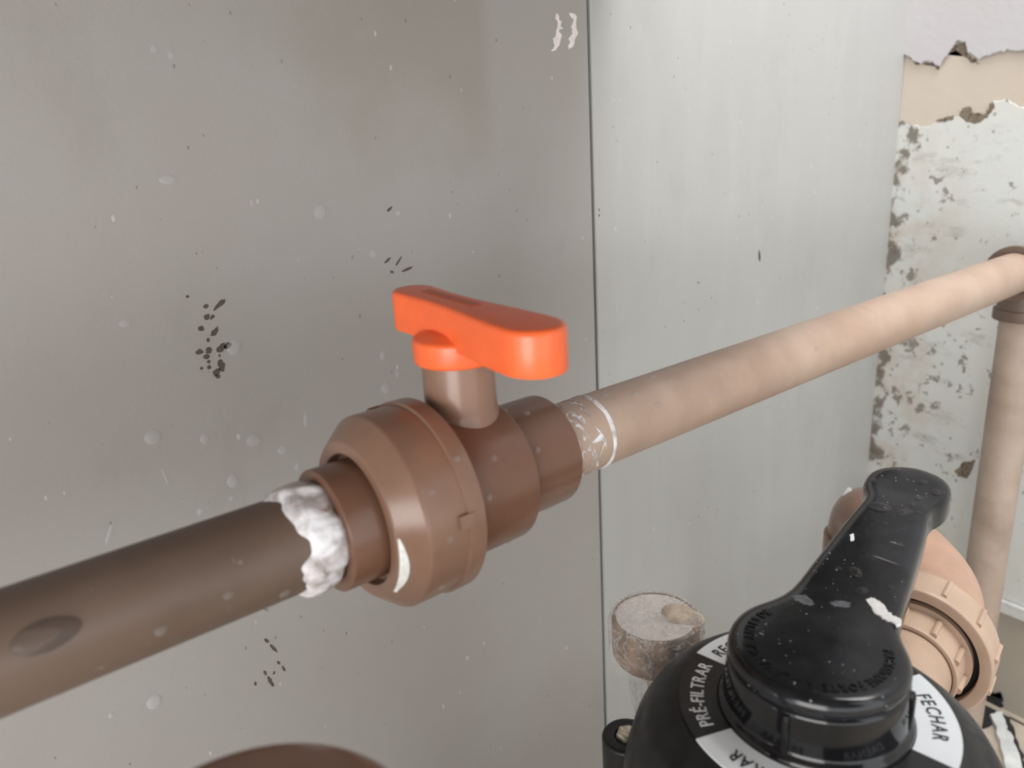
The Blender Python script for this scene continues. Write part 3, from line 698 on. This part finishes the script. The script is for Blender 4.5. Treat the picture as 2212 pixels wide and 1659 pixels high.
for k in range(12):
    t = 2*math.pi*k/12+0.3; d = u*math.cos(t)+v*math.sin(t)
    V, F = tube([PC+pe_*(FT+5)+d*57.2, PC+pe_*(FT+28)+d*57.0], [2.2, 2.2], 12); build('rib', V, F, M['beige_pvc'], un)
E1 = PC+pe_*330; E2 = Vector((752, 396, -408)); mid = (E2-E1).normalized()
el = empty('pipe_elbow', E1-Vector((0, 0, 45)), 'pinkish beige bend behind the lever joined to the ribbed union', 'elbow')
pth = bend(PC+pe_*(FT+36), E1, E1+mid*62, 42)
build('elbow_body', *tube(pth, [40]*len(pth), 56), M['pink_pvc'], el, ang=60)
build('socket', *lathe(PC, pe_, fillet([(FT+36.5, 30), (FT+36.5, 43.5), (FT+50, 45), (FT+58, 44), (FT+60, 38)], 1.5), 64), M['pink_pvc'], el)
el2 = empty('pipe_elbow', E2-Vector((0, 0, 80)), 'brown elbow behind the black lever turning down to the floor', 'elbow')
pth = bend(E1+mid*70, E2, E2-Vector((0, 0, 40)), 36)
build('elbow_body', *tube(pth, [34]*len(pth), 48), M['brown_l'], el2, ang=60)
build('socket', *lathe(E2, (0, 0, -1), fillet([(34, 30), (34, 38), (70, 38), (70, 26)], 1.5), 48), M['brown_l'], el2)
cb = E2-mid*9-Vector((0, 0, 9)); gn = Vector((-0.50, 0.42, 0.80)).normalized()
build('glue_or_highlight', *cap_mesh(cb+gn*33.2, gn, Vector((0.6, 0.55, 0.5)), 7, 19, 1.6, 0.2), M['paint_or_highlight'], el2)  # white patch paints a highlight onto the elbow
pipe('water_pipe', (E2.x, E2.y, -899.5), (E2.x, E2.y, E2.z-60), 25, M['pipe_dark'], 'brown standing pipe below the elbow behind the lever', 32)
# filter tank that carries the valve
tk = empty('filter_tank', (VA.x, VA.y, -899.5), 'squat dark filter tank carrying the black valve', 'tank')
build('tank_shell', *lathe(VA, (0, 0, 1), fillet([(-899, 10), (-899, 165), (-880, 178), (-660, 180), (-615, 165), (-585, 120), (-572, 70), (-561, 66), (-561, 10)], 8, 4), 72), M['black_matte'], tk)

# ------------------------------------------------------------------ pressure gauge wrapped in stretch film
G = Vector((361, 338, 0)); GT = -338.0; GR = 33.0
gg = empty('pressure_gauge', (G.x, G.y, -415), 'round pressure gauge wrapped in clear stretch film beside the valve', 'gauge')
gc = build('gauge_case', *lathe(G, (0, 0, 1), fillet([(GT-34, 8), (GT-34, GR-3), (GT-30, GR-1), (GT-2, GR-1), (GT, GR-2.5), (GT-1, GR-4)], 1), 64), M['rust'], gg)
build('dial_face', *lathe(G, (0, 0, 1), [(GT-0.7, GR-4), (GT-0.6, 0)], 48), M['dialface'], gg)
gd = (VA-G); gd.z = 0; gd.normalize()
build('stem', *tube(bend(G+Vector((0, 0, GT-30)), G+Vector((0, 0, -402)), G+gd*76+Vector((0, 0, -402)), 12), [7]*13, 20), M['steel'], gg)
def wrap_mesh():
    n, V, F = 120, [], []
    prof = [(0.01+2*k, 0.6+0.03*k) for k in range(15)]+[(GR-1.5, 0.9), (GR+0.6, -2)]+[(GR+1.2, -5-2.5*k) for k in range(13)]
    for (r, dz) in prof:
        for k in range(n):
            t = 2*math.pi*k/n; p = Vector((math.cos(t), math.sin(t), 0)); q = Vector((p.x*r*0.11, p.y*r*0.11, dz*0.06))
            side = dz < -3; w = noise.noise(q*2.2+Vector((3, 1, 0)))*1.3+noise.noise(q*7)*0.8
            rad = r+(abs(w)*0.5+0.45*abs(math.sin(t*23+noise.noise(q)*3)) if side else 0)
            zz = GT+dz+(abs(w)*1.2 if not side else 0)
            if dz < -30: rad = r+0.3+1.2*noise.noise(Vector((p.x*4, p.y*4, 2))); zz += 4*noise.noise(Vector((p.x*3, p.y*3, 7)))
            V.append(G+p*rad+Vector((0, 0, zz)))
    for i in range(len(prof)-1):
        for k in range(n): F.append((i*n+k, i*n+(k+1) % n, (i+1)*n+(k+1) % n, (i+1)*n+k))
    return V, F
fw = build('stretch_film', *wrap_mesh(), M['film'], gg, smooth=False, label='clear wrinkled stretch film')
def film_tail(c, w, h, dirv, sd):
    d = Vector(dirv).normalized(); V, F, n, m = [], [], 14, 16
    for j in range(m):
        for k in range(n):
            f, g = j/(m-1), k/(n-1)-0.5; ww = w*(1-0.25*f-0.4*f**4); q = Vector((g*3+sd, f*4, 0))
            V.append(Vector(c)+d*(g*ww)+Vector((-d.y, d.x, 0))*(3.0*noise.noise(q*1.5)+1.6*noise.noise(q*4))+Vector((0, 0, -h*f+2.5*noise.noise(q*2+Vector((0, 0, 4))))))
    for j in range(m-1):
        for k in range(n-1): F.append((j*n+k, j*n+k+1, (j+1)*n+k+1, (j+1)*n+k))
    return build('film_tail', V, F, M['film'], fw, smooth=False)
film_tail((336, 329, GT-26), 19, 42, (0.8, -0.6, 0), 1.0); film_tail((349, 320, GT-26), 16, 38, (0.85, -0.5, 0), 5.0)
film_tail((387, 318, GT-4), 34, 34, (0.55, 0.8, 0), 9.0)
# lump of old tape on the gauge rim
mb = Mb(); rs = random.Random(3)
V, F = lathe((377, 326, GT-4), (0.12, -0.12, 1), fillet([(-6, 6), (0, 15), (4, 13.5), (6.5, 8), (7, 0)], 3), 28, False, lambda s, r, t: r*(1+0.10*math.sin(2*t+s*0.2)+0.05*math.sin(5*t)))
build('tape_lump', V, F, simple('cream_tape', (0.55, 0.46, 0.36), 0.6, 120, 0.25, bumps=0.6), gg)

# ------------------------------------------------------------------ rubbish on the floor by the wall
def floor_flake(pxs, mat, name, label, cat, seed, th=4, amp=3, sub=4):
    z = -900.0
    poly = ragged([on_z(*p, z) for p in pxs], sub, amp, seed); poly = [Vector((min(p.x, 1170), p.y, z+0.1)) for p in poly]
    return build(name, *slab(poly, (0, 0, 1), th), M[mat], None, None, False, label=label, cat=cat)
floor_flake([(2139, 1550), (2160, 1541), (2168, 1570), (2186, 1600), (2206, 1656), (2230, 1720), (2190, 1730), (2168, 1659), (2155, 1610)], 'white_plastic', 'plastic_strip', 'chalky white strip lying on the floor between black tar', 'strip', 21, 9, 2.5)
floor_flake([(2160, 1536), (2172, 1530), (2190, 1575), (2206, 1620), (2222, 1670), (2240, 1720), (2225, 1720), (2206, 1660), (2190, 1606), (2172, 1570)], 'tar', 'tar_band', 'narrow black tar band on the floor along the white strip', 'tar', 22, 3, 2.5)
floor_flake([(2085, 1560), (2105, 1535), (2125, 1524), (2160, 1522), (2158, 1540), (2138, 1550), (2146, 1574), (2118, 1572), (2100, 1580)], 'tar', 'tar_patch', 'splashed black tar patch on the floor behind the valve', 'tar', 23, 3, 5)
floor_flake([(2196, 1542), (2212, 1530), (2240, 1530), (2250, 1556), (2215, 1556)], 'tar', 'tar_patch', 'small black tar patch on the beige floor by the wall', 'tar', 24, 3, 5)
wall_stain([(2110, 1530), (2112, 1500), (2135, 1494), (2150, 1506), (2164, 1500), (2166, 1530)], 25, XR+1.8, 0.4, 'tar', 5, name='tar_splash')
# a few beads of water on the brown pipe and the valve body
def cyl_drop(s, r, ang_deg, rx, ry, h, label, group):
    a, u, v = frame(U); t = math.radians(ang_deg); up = Vector((0, 0, 1)); fw_ = up.cross(U).normalized()   # fw_: away from the wall is -fw_
    n = (-fw_*-1*math.cos(t)*-1+up*math.sin(t)).normalized(); n = (Vector((0, -1, 0))*math.cos(t)+up*math.sin(t)).normalized()
    dome_drop(A(s)+n*(r-0.15), n, U, rx, ry, h, label, group, 0.15, 'water_dark' if rx > 5 else 'water_mid')
for (s, an) in ((300, -20), (330, 78), (352, 60), (380, 84), (420, 20), (455, -72), (365, 30), (560, 25)):
    cyl_drop(s, 25, an, 2.2, 3.2, 1.3, 'small water bead on the long pale brown pipe', 'water beads on the long pipe')
for (s, r, an) in ((205, 43.8, 10), (215, 43.8, 35), (232, 43.8, -62), (222, 43.8, -70), (208, 43.8, -58), (250, 35.1, 30), (258, 35.1, 70), (265, 35.1, -60), (272, 35.1, -66), (248, 35.2, 85), (168, 54, 28), (172, 54, 0), (187, 55.6, 40), (170, 54, -35)):
    cyl_drop(s, r, an, 2.0, 2.4, 1.2, 'small water bead on the brown ball valve', 'water beads on the ball valve')
for (s, an, rx) in ((0, 28, 6.5), (96, -30, 2.6), (88, -60, 3.6), (70, 0, 2.2), (40, -10, 2.4)):
    cyl_drop(s, 25, an, rx, rx*2.0 if rx > 5 else rx*1.2, rx*0.45, 'water bead on the dull brown pipe before the union nut', 'water beads on the near pipe')
